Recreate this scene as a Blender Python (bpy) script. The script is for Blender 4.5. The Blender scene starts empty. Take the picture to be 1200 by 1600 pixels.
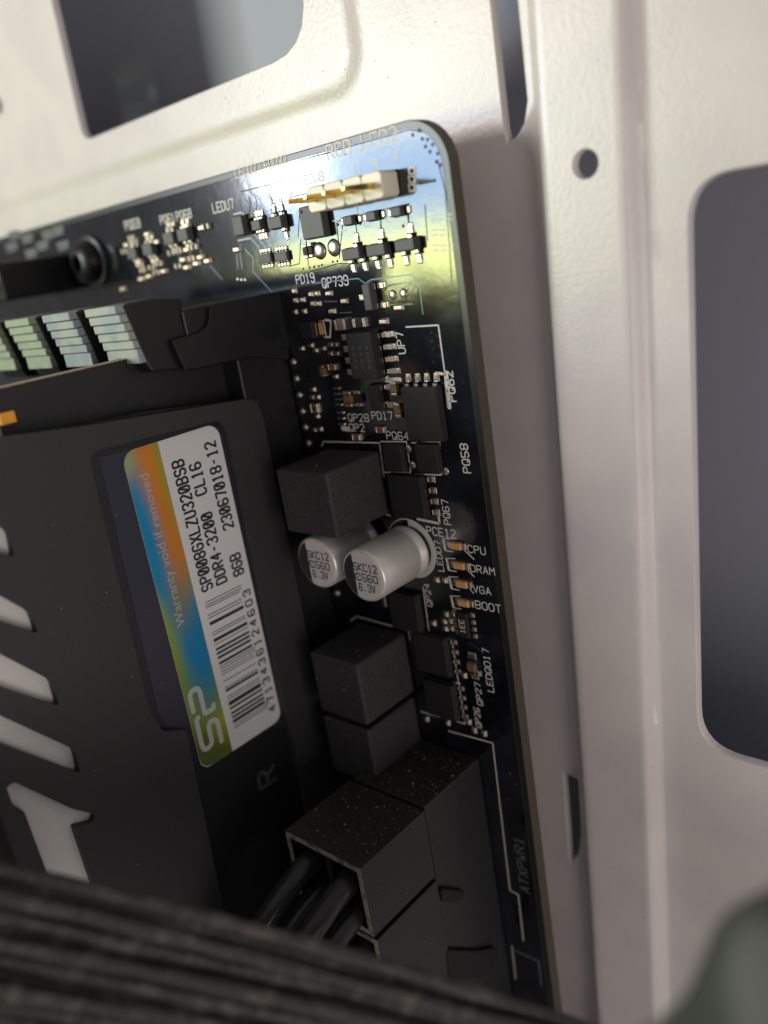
import bpy, bmesh, math, random
from mathutils import Vector, Matrix
from mathutils.geometry import delaunay_2d_cdt
random.seed(7)
C = bpy.context.scene.collection
sc = bpy.context.scene
# ------------------------------------------------------------------ camera (1 unit = 1 mm, board top = plane z 0)
FPX = 1327.35                                   # focal length in pixels of a 1200 x 1600 picture
M = ((0.740462, -0.155173, -0.653939), (0.087701, -0.942355, 0.322916), (-0.666351, -0.296458, -0.684170))
EYE = Vector((50.102, -9.455, 67.845))
cam = bpy.data.cameras.new('camera'); cam_o = bpy.data.objects.new('camera', cam); C.objects.link(cam_o)
r_, d_, f_ = (Vector(v).normalized() for v in M)
cam_o.matrix_world = Matrix(((r_.x, -d_.x, -f_.x, EYE.x), (r_.y, -d_.y, -f_.y, EYE.y), (r_.z, -d_.z, -f_.z, EYE.z), (0, 0, 0, 1)))
cam.sensor_fit = 'VERTICAL'; cam.sensor_height = 360; cam.sensor_width = 270
cam.lens = FPX / 1600 * 360
cam.clip_start = 1; cam.clip_end = 5000
cam.dof.use_dof = True; cam.dof.focus_distance = 91
cam.dof.aperture_fstop = cam.lens * 1e-3 / 2.3      # aperture 2.3 mm across
sc.camera = cam_o
sc.unit_settings.scale_length = 0.001
sc.view_settings.view_transform = 'Standard'; sc.view_settings.look = 'None'
sc.view_settings.exposure = 0; sc.view_settings.gamma = 1
# ------------------------------------------------------------------ world and lamps
w = bpy.data.worlds.new("World"); sc.world = w; w.use_nodes = True
bg = w.node_tree.nodes['Background']; bg.inputs[0].default_value = (0.57, 0.535, 0.545, 1); bg.inputs[1].default_value = 0.38

def area(name, loc, aim, sx, sy, radiance, col, up=Vector((0, 1, 0))):
    l = bpy.data.lights.new(name, 'AREA'); l.shape = 'RECTANGLE'; l.size = sx; l.size_y = sy; l.color = col
    l.energy = radiance * math.pi * sx * sy
    o = bpy.data.objects.new(name, l); C.objects.link(o)
    z = (Vector(loc) - Vector(aim)).normalized(); x = up.cross(z).normalized(); y = z.cross(x)
    o.matrix_world = Matrix(((x.x, y.x, z.x, loc[0]), (x.y, y.y, z.y, loc[1]), (x.z, y.z, z.z, loc[2]), (0, 0, 0, 1)))
    return o
def dirpos(elev, y, dist):
    e = math.radians(elev); return (-10 - dist * math.cos(e), y, dist * math.sin(e))
area('window_sky_light', dirpos(52, 24, 400), (-10, 24, 0), 168, 50, 10.5, (0.44, 0.67, 1.0))
area('window_cloud_light', dirpos(52, 86, 400), (-10, 86, 0), 168, 72, 20, (1.0, 0.96, 0.90))
area('window_foliage_light', dirpos(52, -26, 400), (-10, -26, 0), 168, 50, 16, (0.90, 0.97, 0.36))
area('window_cloud_glare', dirpos(42, 36, 396), (-26, 0, 0), 22, 24, 70, (0.95, 0.97, 1.0))
area('room_light', (380, -110, 165), (0, -40, 0), 200, 220, 4.0, (1.0, 0.905, 0.88))

# ------------------------------------------------------------------ pixel -> place on a known plane
def ray(u, v):
    a, b = (u - 600) / FPX, (v - 800) / FPX
    return r_ * a + d_ * b + f_
def onz(u, v, z=0.0):
    r = ray(u, v); return EYE + r * ((z - EYE.z) / r.z)
def onx(u, v, x):
    r = ray(u, v); return EYE + r * ((x - EYE.x) / r.x)
def atdepth(u, v, d): return EYE + ray(u, v) * d

def yz(pp, x): return [tuple(onx(u, v, x))[1:] for u, v in pp]
# ------------------------------------------------------------------ materials
def mat(name, col, rough=0.5, metal=0.0, spec=0.5, bump=None, var=None, coat=0):
    m = bpy.data.materials.new(name); m.use_nodes = True
    nt = m.node_tree; b = nt.nodes['Principled BSDF']
    b.inputs['Base Color'].default_value = (*col, 1); b.inputs['Roughness'].default_value = rough
    b.inputs['Metallic'].default_value = metal; b.inputs['Specular IOR Level'].default_value = spec
    b.inputs['Coat Weight'].default_value = coat
    tc = nt.nodes.new('ShaderNodeTexCoord')
    if bump:
        sc_, st, dist = bump
        n = nt.nodes.new('ShaderNodeTexNoise'); n.inputs['Scale'].default_value = sc_; n.inputs['Detail'].default_value = 3
        nt.links.new(tc.outputs['Object'], n.inputs['Vector'])
        bp = nt.nodes.new('ShaderNodeBump'); bp.inputs['Strength'].default_value = st; bp.inputs['Distance'].default_value = dist
        nt.links.new(n.outputs['Fac'], bp.inputs['Height']); nt.links.new(bp.outputs['Normal'], b.inputs['Normal'])
    if var:
        sc_, col2, lo, hi = var
        n = nt.nodes.new('ShaderNodeTexNoise'); n.inputs['Scale'].default_value = sc_; n.inputs['Detail'].default_value = 5
        nt.links.new(tc.outputs['Object'], n.inputs['Vector'])
        mr = nt.nodes.new('ShaderNodeMapRange'); mr.inputs['From Min'].default_value = lo; mr.inputs['From Max'].default_value = hi
        mx = nt.nodes.new('ShaderNodeMix'); mx.data_type = 'RGBA'
        mx.inputs[6].default_value = (*col, 1); mx.inputs[7].default_value = (*col2, 1)
        nt.links.new(n.outputs['Fac'], mr.inputs['Value']); nt.links.new(mr.outputs[0], mx.inputs[0])
        nt.links.new(mx.outputs[2], b.inputs['Base Color'])
    return m
MASK = mat('soldermask', (0.004, 0.005, 0.007), 0.12, 0, 0.9, bump=(0.75, 0.11, 0.08), var=(0.25, (0.010, 0.012, 0.018), 0.45, 0.6))
MARGIN = mat('board_margin', (0.02, 0.024, 0.02), 0.3, 0, 0.5)
FIBRE = mat('fibreglass', (0.075, 0.062, 0.04), 0.7, bump=(6, 0.5, 0.1), var=(3, (0.05, 0.042, 0.028), 0.4, 0.65))
FIBRE_PALE = mat('fibreglass_pale', (0.55, 0.46, 0.28), 0.7, bump=(6, 0.6, 0.1), var=(4, (0.22, 0.17, 0.09), 0.45, 0.7))
VIAH = mat('via_dark', (0.002, 0.002, 0.002), 0.7)
TRACE = mat('trace_under_mask', (0.004, 0.006, 0.008), 0.35, 0, 0.5)
SHINY = mat('trace_ridge', (0.10, 0.13, 0.17), 0.3, 0.6)
SILK = mat('silkscreen_white', (0.74, 0.72, 0.64), 0.6)
SILK_DIM = mat('silkscreen_grey', (0.10, 0.10, 0.10), 0.6)
TIN = mat('solder_tin', (0.55, 0.51, 0.45), 0.33, 1.0, bump=(5, 0.3, 0.05))
TIN_WARM = mat('solder_tin_warm', (0.52, 0.45, 0.36), 0.38, 1.0, bump=(5, 0.3, 0.05))
GOLD = mat('gold_pin', (0.85, 0.60, 0.18), 0.22, 1.0)
CHIP = mat('chip_plastic', (0.020, 0.0195, 0.019), 0.6, 0, 0.3, bump=(9, 0.25, 0.03))
CHIP_GREY = mat('chip_plastic_grey', (0.06, 0.062, 0.058), 0.5, bump=(9, 0.25, 0.03))
FERRITE = mat('ferrite_dark', (0.027, 0.0255, 0.027), 0.6, bump=(8, 0.25, 0.04), var=(4.0, (0.065, 0.06, 0.058), 0.5, 0.75))
ALU = mat('aluminium_can', (0.80, 0.77, 0.71), 0.36, 0.45, bump=(3, 0.08, 0.04))
ALU_TOP = mat('can_top', (0.80, 0.75, 0.70), 0.45, 0.1, bump=(4, 0.08, 0.04))
INK = mat('black_ink', (0.025, 0.024, 0.022), 0.6)
INK_GREY = mat('worn_ink', (0.12, 0.11, 0.11), 0.6)
CREAM = mat('cream_nylon', (0.82, 0.76, 0.60), 0.4)
BROWN = mat('ceramic_brown', (0.20, 0.105, 0.06), 0.45)
AMBER = mat('amber_lens', (0.66, 0.40, 0.15), 0.35)
ORANGE = mat('orange_lens', (0.95, 0.42, 0.04), 0.35)
NYLON = mat('black_nylon', (0.016, 0.016, 0.017), 0.38, bump=(3, 0.15, 0.04), var=(5, (0.03, 0.03, 0.03), 0.5, 0.7))
DUSTY = mat('dusty_black_nylon', (0.020, 0.0195, 0.018), 0.5, bump=(6, 0.3, 0.05), var=(3.2, (0.075, 0.068, 0.058), 0.55, 0.78))
SLOT = mat('slot_nylon', (0.009, 0.009, 0.0095), 0.45, bump=(4, 0.15, 0.04))
LATCH_REFLECT_GREEN = mat('latch_reflection_green', (0.33, 0.40, 0.24), 0.42, bump=(5, 0.2, 0.04), var=(0.7, (0.27, 0.33, 0.24), 0.4, 0.6))  # green of the reflected window put into the rib colour
LATCH_REFLECT = mat('latch_reflection', (0.36, 0.38, 0.31), 0.42, bump=(5, 0.2, 0.04), var=(0.5, (0.24, 0.30, 0.32), 0.4, 0.6))  # pale blue-grey window reflection put into the rib colour
ANOD = mat('spreader_black', (0.034, 0.034, 0.034), 0.5, 0, 0.4, bump=(14, 0.35, 0.03), var=(14, (0.058, 0.058, 0.056), 0.5, 0.75))
ANOD_BLACK = mat('spreader_base', (0.012, 0.012, 0.014), 0.45)
ANOD_REFLECT = mat('recess_blue_reflection', (0.040, 0.041, 0.062), 0.32, 0.35, bump=(12, 0.15, 0.02))  # bluish reflected light put into the recess floor colour
RAMPCB = mat('module_mask', (0.012, 0.012, 0.012), 0.4, bump=(8, 0.3, 0.03))
PAINT = mat('tray_paint', (0.73, 0.672, 0.632), 0.30, 0, 0.5, bump=(2.2, 0.32, 0.09), var=(0.12, (0.68, 0.625, 0.60), 0.42, 0.62))
PANEL = mat('side_panel_grey', (0.38, 0.40, 0.46), 0.55, bump=(0.8, 0.2, 0.1))
WIRE = mat('wire_black', (0.028, 0.027, 0.028), 0.24, bump=(2, 0.2, 0.05))
BRAID = mat('cable_black', (0.040, 0.037, 0.033), 0.42, bump=(2.6, 0.9, 0.3), var=(0.6, (0.13, 0.11, 0.088), 0.5, 0.72))
STRAP = mat('green_fabric', (0.050, 0.056, 0.042), 0.8, bump=(0.5, 0.8, 0.4), var=(0.16, (0.13, 0.135, 0.115), 0.42, 0.6))
STEEL = mat('black_steel', (0.016, 0.016, 0.017), 0.35, 0.3)
GREYMETAL = mat('grey_plate', (0.30, 0.32, 0.40), 0.5, 0.2)
DIFF = mat('white_diffuser', (0.92, 0.90, 0.84), 0.4)
_b = DIFF.node_tree.nodes['Principled BSDF']
_t = DIFF.node_tree.nodes.new('ShaderNodeBsdfTranslucent'); _t.inputs[0].default_value = (0.92, 0.9, 0.82, 1)
_m = DIFF.node_tree.nodes.new('ShaderNodeMixShader'); _m.inputs[0].default_value = 0.2
DIFF.node_tree.links.new(_b.outputs[0], _m.inputs[1]); DIFF.node_tree.links.new(_t.outputs[0], _m.inputs[2])
DIFF.node_tree.links.new(_m.outputs[0], DIFF.node_tree.nodes['Material Output'].inputs[0])
LABEL = mat('label_white', (0.75, 0.745, 0.72), 0.45, bump=(0.6, 0.06, 0.1))

def band_material():
    m = mat('label_band', (0.30, 0.36, 0.03), 0.4); nt = m.node_tree; b = nt.nodes['Principled BSDF']
    tc = nt.nodes.new('ShaderNodeTexCoord'); prev = None
    blobs = [((-62.5, 21.5), (6, 9), (0.10, 0.15, 0.02)),
             ((-57, 20.0), (5.0, 2.6), (0.36, 0.36, 0.01)),
             ((-52.5, 23.0), (5.5, 5), (0.22, 0.33, 0.02)),
             ((-54, 21.5), (5, 3.0), (0.13, 0.28, 0.10)),
             ((-48.0, 20.9), (8.5, 2.6), (0.0, 0.22, 0.45)),
             ((-40.5, 22.0), (6.5, 2.6), (0.17, 0.22, 0.17)),
             ((-33.0, 20.9), (9.5, 2.6), (0.66, 0.21, 0.015)),
             ((-27.2, 21.6), (4.5, 2.9), (0.68, 0.24, 0.02)),
             ((-28, 19.6), (10, 1.1), (0.40, 0.33, 0.02)),
             ((-35.5, 24.5), (11.5, 3.0), (0.0, 0.25, 0.48)),
             ((-26, 24.6), (2.6, 2.2), (0.36, 0.42, 0.18)),
             ((-46, 24.6), (6, 1.3), (0.26, 0.36, 0.04))]
    for (cy, cz), (ry, rz), col in blobs:
        s = nt.nodes.new('ShaderNodeVectorMath'); s.operation = 'SUBTRACT'; s.inputs[1].default_value = (0, cy, cz)
        q = nt.nodes.new('ShaderNodeVectorMath'); q.operation = 'MULTIPLY'; q.inputs[1].default_value = (0, 1 / ry, 1 / rz)
        l = nt.nodes.new('ShaderNodeVectorMath'); l.operation = 'LENGTH'
        r = nt.nodes.new('ShaderNodeMapRange'); r.interpolation_type = 'SMOOTHSTEP'
        r.inputs['From Min'].default_value = 1.25; r.inputs['From Max'].default_value = 0.35
        x = nt.nodes.new('ShaderNodeMix'); x.data_type = 'RGBA'
        nt.links.new(tc.outputs['Object'], s.inputs[0]); nt.links.new(s.outputs[0], q.inputs[0]); nt.links.new(q.outputs[0], l.inputs[0])
        nt.links.new(l.outputs['Value'], r.inputs['Value']); nt.links.new(r.outputs[0], x.inputs[0])
        if prev is None: x.inputs[6].default_value = (0.26, 0.34, 0.03, 1)
        else: nt.links.new(prev, x.inputs[6])
        x.inputs[7].default_value = (*col, 1); prev = x.outputs[2]
    nt.links.new(prev, b.inputs['Base Color'])
    return m
BAND = band_material()

# ------------------------------------------------------------------ mesh helpers
class MB:
    def __init__(s): s.v = []; s.f = []; s.m = []
    def add(s, vs, fs, mi=0):
        o = len(s.v); s.v += [tuple(p) for p in vs]; s.f += [tuple(i + o for i in f) for f in fs]; s.m += [mi] * len(fs); return s
    def box(s, x0, x1, y0, y1, z0, z1, mi=0, top=0.0):
        t = top
        return s.add([(x0, y0, z0), (x1, y0, z0), (x1, y1, z0), (x0, y1, z0), (x0 + t, y0 + t, z1), (x1 - t, y0 + t, z1), (x1 - t, y1 - t, z1), (x0 + t, y1 - t, z1)],
              [(3, 2, 1, 0), (4, 5, 6, 7), (0, 1, 5, 4), (1, 2, 6, 5), (2, 3, 7, 6), (3, 0, 4, 7)], mi)
    def lathe(s, c, prof, n=40, mi=0):            # prof = [(r, z)] bottom to top about the vertical axis at c
        vs = []; fs = []
        for r, z in prof:
            for k in range(n):
                a = 2 * math.pi * k / n; vs.append((c[0] + r * math.cos(a), c[1] + r * math.sin(a), c[2] + z))
        for i in range(len(prof) - 1):
            for k in range(n):
                a, b = i * n + k, i * n + (k + 1) % n; fs.append((a, b, b + n, a + n))
        fs.append(tuple(range((len(prof) - 1) * n, len(prof) * n))); fs.append(tuple(reversed(range(n))))
        return s.add(vs, fs, mi)
    def tube(s, pts, r, n=10, mi=0):
        pts = [Vector(p) for p in pts]; vs = []; fs = []
        rr = r if isinstance(r, (list, tuple)) else [r] * len(pts)
        up = Vector((0.13, 0.31, 0.94))
        for i, p in enumerate(pts):
            t = (pts[min(i + 1, len(pts) - 1)] - pts[max(i - 1, 0)]).normalized()
            a = t.cross(up).normalized(); b = t.cross(a); up = -b if (-b).dot(up) > 0 else b
            for k in range(n):
                g = 2 * math.pi * k / n; vs.append(p + (a * math.cos(g) + b * math.sin(g)) * rr[i])
        for i in range(len(pts) - 1):
            for k in range(n):
                c, d = i * n + k, i * n + (k + 1) % n; fs.append((c, d, d + n, c + n))
        fs.append(tuple(reversed(range(n)))); fs.append(tuple(range((len(pts) - 1) * n, len(pts) * n)))
        return s.add(vs, fs, mi)
    def prism(s, poly, a0, a1, axis='z', mi=0):   # closed polygon extruded along an axis
        n = len(poly)
        def p3(p, a): return (p[0], p[1], a) if axis == 'z' else (a, p[0], p[1])
        vs = [p3(p, a0) for p in poly] + [p3(p, a1) for p in poly]
        fs = [tuple(reversed(range(n))), tuple(range(n, 2 * n))] + [(k, (k + 1) % n, (k + 1) % n + n, k + n) for k in range(n)]
        return s.add(vs, fs, mi)
    def build(s, name, mats, parent=None, smooth=False, bevel=0, seg=2):
        me = bpy.data.meshes.new(name); me.from_pydata(s.v, [], s.f)
        for m in (mats if isinstance(mats, (list, tuple)) else [mats]): me.materials.append(m)
        me.polygons.foreach_set('material_index', s.m)
        if smooth: me.polygons.foreach_set('use_smooth', [True] * len(s.f))
        me.validate(); me.update()
        o = bpy.data.objects.new(name, me); C.objects.link(o)
        if parent is not None:
            o.parent = parent
            if parent.type == 'EMPTY': o.matrix_parent_inverse = Matrix.Translation(-parent.location)
        if bevel:
            b = o.modifiers.new('bevel', 'BEVEL'); b.width = bevel; b.segments = seg; b.limit_method = 'ANGLE'; b.harden_normals = False
        return o
def thing(name, label, cat, loc, group=None):
    o = bpy.data.objects.new(name, None); C.objects.link(o); o.location = loc; o.empty_display_size = 2
    o['label'] = label; o['category'] = cat
    if group: o['group'] = group
    return o
def smoothed(o, ang=40):
    me = o.data
    me.polygons.foreach_set('use_smooth', [True] * len(me.polygons))
    me.set_sharp_from_angle(angle=math.radians(ang)); return o
def rrect(x0, x1, y0, y1, r, n=6):
    r4 = r if isinstance(r, (list, tuple)) else [r] * 4; out = []
    for (cx, cy, a0, q) in ((x1, y1, 0, r4[0]), (x0, y1, 90, r4[1]), (x0, y0, 180, r4[2]), (x1, y0, 270, r4[3])):
        sx = -1 if cx == x1 else 1; sy = -1 if cy == y1 else 1
        for k in range(n + 1):
            a = math.radians(a0 + 90 * k / n); out.append((cx + sx * q + q * math.cos(a), cy + sy * q + q * math.sin(a)))
    return out
def roundpoly(poly, r, n=5):
    out = []; N = len(poly)
    for i, p in enumerate(poly):
        rr = r[i] if isinstance(r, (list, tuple)) else r
        p = Vector(p); a = Vector(poly[i - 1]); b = Vector(poly[(i + 1) % N])
        da = (a - p); db = (b - p); t = min(rr, da.length * .45, db.length * .45)
        if rr <= 0: out.append(tuple(p)); continue
        s, e = p + da.normalized() * t, p + db.normalized() * t
        for k in range(n + 1):
            u = k / n; out.append(tuple(s * (1 - u) ** 2 + p * 2 * u * (1 - u) + e * u * u))
    return out
def inside(p, poly):
    c = False; n = len(poly); j = n - 1
    for i in range(n):
        xi, yi = poly[i]; xj, yj = poly[j]
        if (yi > p[1]) != (yj > p[1]) and p[0] < (xj - xi) * (p[1] - yi) / (yj - yi) + xi: c = not c
        j = i
    return c
def plate(outer, holes, x0, x1, name, m, parent, bevel=0.0):
    P = []; E = []
    for L in [outer] + holes:
        o = len(P); P += [Vector(p) for p in L]; E += [(o + i, o + (i + 1) % len(L)) for i in range(len(L))]
    r = delaunay_2d_cdt(P, E, [], 0, 1e-5); V = r[0]; keep = []
    for t in r[2]:
        c = sum((V[i] for i in t), Vector((0, 0))) / 3
        if inside(c, outer) and not any(inside(c, h) for h in holes): keep.append(t)
    mb = MB(); n = len(V)
    mb.add([(x1, v.x, v.y) for v in V] + [(x0, v.x, v.y) for v in V], [tuple(t) for t in keep] + [tuple(i + n for i in reversed(t)) for t in keep])
    cnt = {}
    for t in keep:
        for a, b in ((t[0], t[1]), (t[1], t[2]), (t[2], t[0])): cnt[(a, b)] = 1
    side = [(a, a + n, b + n, b) for (a, b) in cnt if (b, a) not in cnt]
    mb.add(mb.v, side); mb.v = mb.v; o = mb.build(name, m, parent)
    bm = bmesh.new(); bm.from_mesh(o.data); bmesh.ops.remove_doubles(bm, verts=bm.verts, dist=1e-5); bmesh.ops.delete(bm, geom=[v for v in bm.verts if not v.link_faces], context='VERTS')
    bmesh.ops.recalc_face_normals(bm, faces=bm.faces); bm.to_mesh(o.data); bm.free()
    if bevel:
        b = o.modifiers.new('bevel', 'BEVEL'); b.width = bevel; b.segments = 3; b.limit_method = 'ANGLE'; b.angle_limit = math.radians(50)
    return o
# flat strokes on a plane: o origin, rt right, up up, nrm normal
def strokes(mb, lines, o, rt, up, nrm, th, mi=0, cap=True):
    k = 0
    for ln in lines:
        P = [Vector(p) for p in ln]
        for i in range(len(P) - 1):
            a, b = P[i], P[i + 1]; t = (b - a)
            if t.length < 1e-6: continue
            t = t.normalized() * th / 2; nn = Vector((-t.y, t.x)); k += 1; e = nrm * (0.0012 * (k % 3))
            c = t * 0.6 if cap else t * 0.0
            q = [a - c + nn * .55, a - c - nn * .55, b + c - nn * .55, b + c + nn * .55]
            q = [a + nn, a - c + nn * .5, a - c - nn * .5, a - nn, b - nn, b + c - nn * .5, b + c + nn * .5, b + nn]
            mb.add([o + rt * v.x + up * v.y + e for v in q], [tuple(range(8))], mi)
GL = {'0': '10,01,05,16,36,45,41,30,10', '1': '15,26,20;10,30', '2': '05,16,36,45,44,00,40', '3': '05,16,36,45,44,33,23;33,42,41,30,10,01',
 '4': '30,36,02,42', '5': '46,06,03,33,42,41,30,10,01', '6': '45,36,16,05,01,10,30,41,42,33,13,02', '7': '06,46,20',
 '8': '13,04,05,16,36,45,44,33,13,02,01,10,30,41,42,33', '9': '01,10,30,41,45,36,16,05,04,13,33,44', 'A': '00,26,40;12,32',
 'B': '00,06,36,45,44,33,03;33,42,41,30,00', 'C': '45,36,16,05,01,10,30,41', 'D': '00,06,26,45,41,20,00', 'E': '46,06,00,40;03,33',
 'F': '46,06,00;03,33', 'G': '45,36,16,05,01,10,30,41,43,23', 'I': '20,26;10,30;16,36', 'K': '00,06;46,03,40', 'L': '06,00,40',
 'M': '00,06,23,46,40', 'N': '00,06,40,46', 'O': '10,01,05,16,36,45,41,30,10', 'P': '00,06,36,45,44,33,03', 'Q': '10,01,05,16,36,45,41,30,10;22,40',
 'R': '00,06,36,45,44,33,03;23,40', 'S': '45,36,16,05,04,13,33,42,41,30,10,01', 'T': '06,46;26,20', 'U': '06,01,10,30,41,46', 'V': '06,20,46',
 'W': '06,10,23,30,46', 'X': '00,46;06,40', 'Z': '06,46,00,40', '-': '13,33', '_': '00,40', '.': '20,21', ' ': '', 'z': '10,01,05,16,36,45,41,30,10;11,35'}
def text_lines(s, length, h, fill=0.72, slash=False):
    n = len(s); adv = length / (n - 1 + fill); cw = adv * fill; out = []
    for i, ch in enumerate(s):
        if slash and ch == '0': ch = 'z'
        g = GL.get(ch, '')
        for part in g.split(';'):
            if part: out.append([(i * adv + int(q[0]) / 4 * cw, int(q[1]) / 6 * h) for q in part.split(',')])
    return out
X, Y, Z = Vector((1, 0, 0)), Vector((0, 1, 0)), Vector((0, 0, 1))

# ================================================================== CASE: painted tray with cut-outs and steps, grey side panel behind
def sstep(a, b, x):
    t = max(0, min(1, (x - a) / (b - a))); return t * t * (3 - 2 * t)
def sdbox(x, y, x0, x1, y0, y1, r):
    qx = abs(x - (x0 + x1) / 2) - (x1 - x0) / 2 + r; qy = abs(y - (y0 + y1) / 2) - (y1 - y0) / 2 + r
    return math.hypot(max(qx, 0), max(qy, 0)) + min(max(qx, qy), 0) - r
def tray_z(x, y):
    q = x - 0.035 * (y + 30)
    z = -8.0 + 2.0 * sstep(3.1, 5.1, q)
    z -= 1.6 * sstep(12.6, 14.4, q)
    z += 0.45 * sstep(1.2, -1.2, sdbox(x, y, -150, -16.5, 7.2, 90, 4.0))
    return z
case = thing('case_tray', 'white painted steel motherboard tray with rounded openings and a round hole', 'computer case', (20, -40, -9))
holes = [roundpoly([(-71.4, 60), (-72.6, 12.0), (-22.6, 12.3), (-22.6, 60)], [0, 2.2, 6.5, 0]),
         roundpoly([(18.5, -8.0), (16.8, -65.2), (86, -65.2), (86, -8.0)], [4.0, 4.6, 4, 4], 8),
         [(10.05 + 1.35 * math.cos(a * math.pi / 14), -5.45 + 1.35 * math.sin(a * math.pi / 14)) for a in range(28)],
         [(0.5, 60), (0.55, -0.6), (0.8, -2.1), (2.0, -1.7), (3.0, -0.7), (3.6, 1.2), (3.7, 60)],
         [(-0.7, -74.2), (-1.2, -87.4), (-0.8, -88.2), (0.4, -86.0), (1.1, -83.0), (1.5, -74.6)],
         [(-95.4 + 1.4 * math.cos(a * math.pi / 10), 21.9 + 1.4 * math.sin(a * math.pi / 10)) for a in range(20)]]
pts = []; edges = []
def addloop(loop):
    o = len(pts); pts.extend([Vector(p) for p in loop]); n = len(loop); edges.extend([(o + i, o + (i + 1) % n) for i in range(n)])
addloop([(-190, -170), (94, -170), (94, 75), (-190, 75)])
for h in holes: addloop(h)
def inside(p, poly):
    c = False; n = len(poly); j = n - 1
    for i in range(n):
        xi, yi = poly[i]; xj, yj = poly[j]
        if (yi > p[1]) != (yj > p[1]) and p[0] < (xj - xi) * (p[1] - yi) / (yj - yi) + xi: c = not c
        j = i
    return c
xs = [-180, -160, -140] + [-125 + 3 * i for i in range(33)] + [-25 + 0.5 * i for i in range(24)] + [-12, -9, -6, -4, -2, 0, 1, 1.8, 2.4] + [3.1 + .25 * i for i in range(9)] + [5.8, 7, 8.4, 10, 11.3, 12.1] + [12.6 + .225 * i for i in range(9)] + [15, 16, 17, 18, 20, 22, 25, 30, 40, 60, 80]
ys = [-160, -140, -120] + [-108 + 3 * i for i in range(36)] + [0.6 + i * .45 for i in range(34)] + [17, 20, 23, 27, 31, 36, 42, 50, 65]
for x in xs:
    for y in ys:
        j = (x + (0.035 * (y + 30) if 2.5 < x < 14.6 else 0) + random.uniform(-.01, .01), y + random.uniform(-.01, .01))
        if min(min((q[0] - j[0]) ** 2 + (q[1] - j[1]) ** 2 for q in h) for h in holes) > 0.3: pts.append(Vector(j))
r = delaunay_2d_cdt(pts, edges, [], 0, 1e-4)
mb = MB(); vs2 = r[0]
tris = []
for t in r[2]:
    c = sum((vs2[i] for i in t), Vector((0, 0))) / len(t)
    if not any(inside(c, h) for h in holes): tris.append(t)
eds = {(t[k], t[(k + 1) % 3]) for t in tris for k in range(3)}
used = sorted({i for t in tris for i in t}); ix = {i: k for k, i in enumerate(used)}
tris = [tuple(ix[i] for i in t) for t in tris]; V3 = [(vs2[i].x, vs2[i].y, tray_z(vs2[i].x, vs2[i].y)) for i in used]
mb.add(V3, tris); mb.add([(x, y, z - 1.0) for x, y, z in V3], [tuple(reversed(t)) for t in tris])
for a, b2 in eds:                                   # turned edges of the sheet metal: a small round, then the cut face
    if (b2, a) in eds: continue
    p, q = (Vector(V3[ix[k]]) for k in (a, b2)); n = Vector((q.y - p.y, p.x - q.x, 0)).normalized() * .14
    mb.add([p, q, q + n + Vector((0, 0, -.16)), p + n + Vector((0, 0, -.16)), q + n * 1.1 - Z, p + n * 1.1 - Z], [(1, 0, 3, 2), (2, 3, 5, 4)])
o = mb.build('tray_sheet', PAINT, case, smooth=True)
import bmesh
panel = MB().box(-260, 160, -260, 160, -29, -27.5).build('side_panel', PANEL)
panel['label'] = 'plain grey steel side panel seen through the tray openings'; panel['category'] = 'panel'

# ================================================================== MOTHERBOARD
mobo = thing('motherboard', 'black computer motherboard corner with white printed lettering and soldered parts', 'motherboard', (-80, -70, -1.6))
outline = rrect(-175, -0.35, -160, 1.25, [4.6, 0.1, 0.1, 0.1], 12)
b = MB().prism(outline, -1.6, -0.03); b.m = [0, 1] + [0] * (len(outline))
inner = rrect(-174.9, -1.15, -159.9, 0.55, [3.9, 0.1, 0.1, 0.1], 12)
board = b.build('circuit_board', [FIBRE, MARGIN], mobo, bevel=0.12)
pour = MB().prism(inner, -0.03 - .2, 0.0).build('solder_mask', MASK, board, bevel=0.05, seg=2)
def btext(s, p0, p1, h, vert=False, th=None, m=SILK, fill=0.72, z=0.012):
    a, e = onz(*p0), onz(*p1); L = abs(e.y - a.y) if vert else abs(e.x - a.x)
    rt, up = (Y, -X) if vert else (X, Y)
    mb = MB(); o = Vector((a.x, a.y, z))
    strokes(mb, text_lines(s, L, h, fill), o, rt, up, Z, th or h * 0.15)
    return mb.build('silkscreen_text', m, board)
for s, p0, p1, h in [("RGB_LED2", (513, 249), (622, 222), 1.3), ("LEDQ7", (369, 278), (402, 270), 1.0), ("LEDQ37", (408, 268), (449, 257), 1.0), ("LEDU8", (468, 291), (506, 280), 0.9),
        ("LEDU7", (334, 333), (366, 325), 1.05), ("PQ61", (252, 351), (274, 346), 1.0), ("PQ68", (277, 345), (300, 339), 1.0), ("PQ59", (197, 360), (220, 355), 1.1),
        ("PD19", (464, 444), (492, 440), 0.95), ("QP739", (505, 450), (545, 446), 1.0), ("QP28", (545, 658), (577, 658), 0.85), ("PD17", (582, 655), (614, 656), 0.85),
        ("QP2", (547, 673.5), (570, 673), 0.85), ("PQ64", (605, 686), (639, 688), 0.85), ("PCE12", (668, 835), (712, 838), 0.95), ("CPU", (732, 863), (759, 867), 0.85),
        ("DRAM", (736, 893), (773, 897), 0.85), ("VGA", (740.5, 925), (767, 927), 0.85), ("BOOT", (744, 950), (783, 956), 0.9)]:
    btext(s, p0, p1, h)
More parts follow.
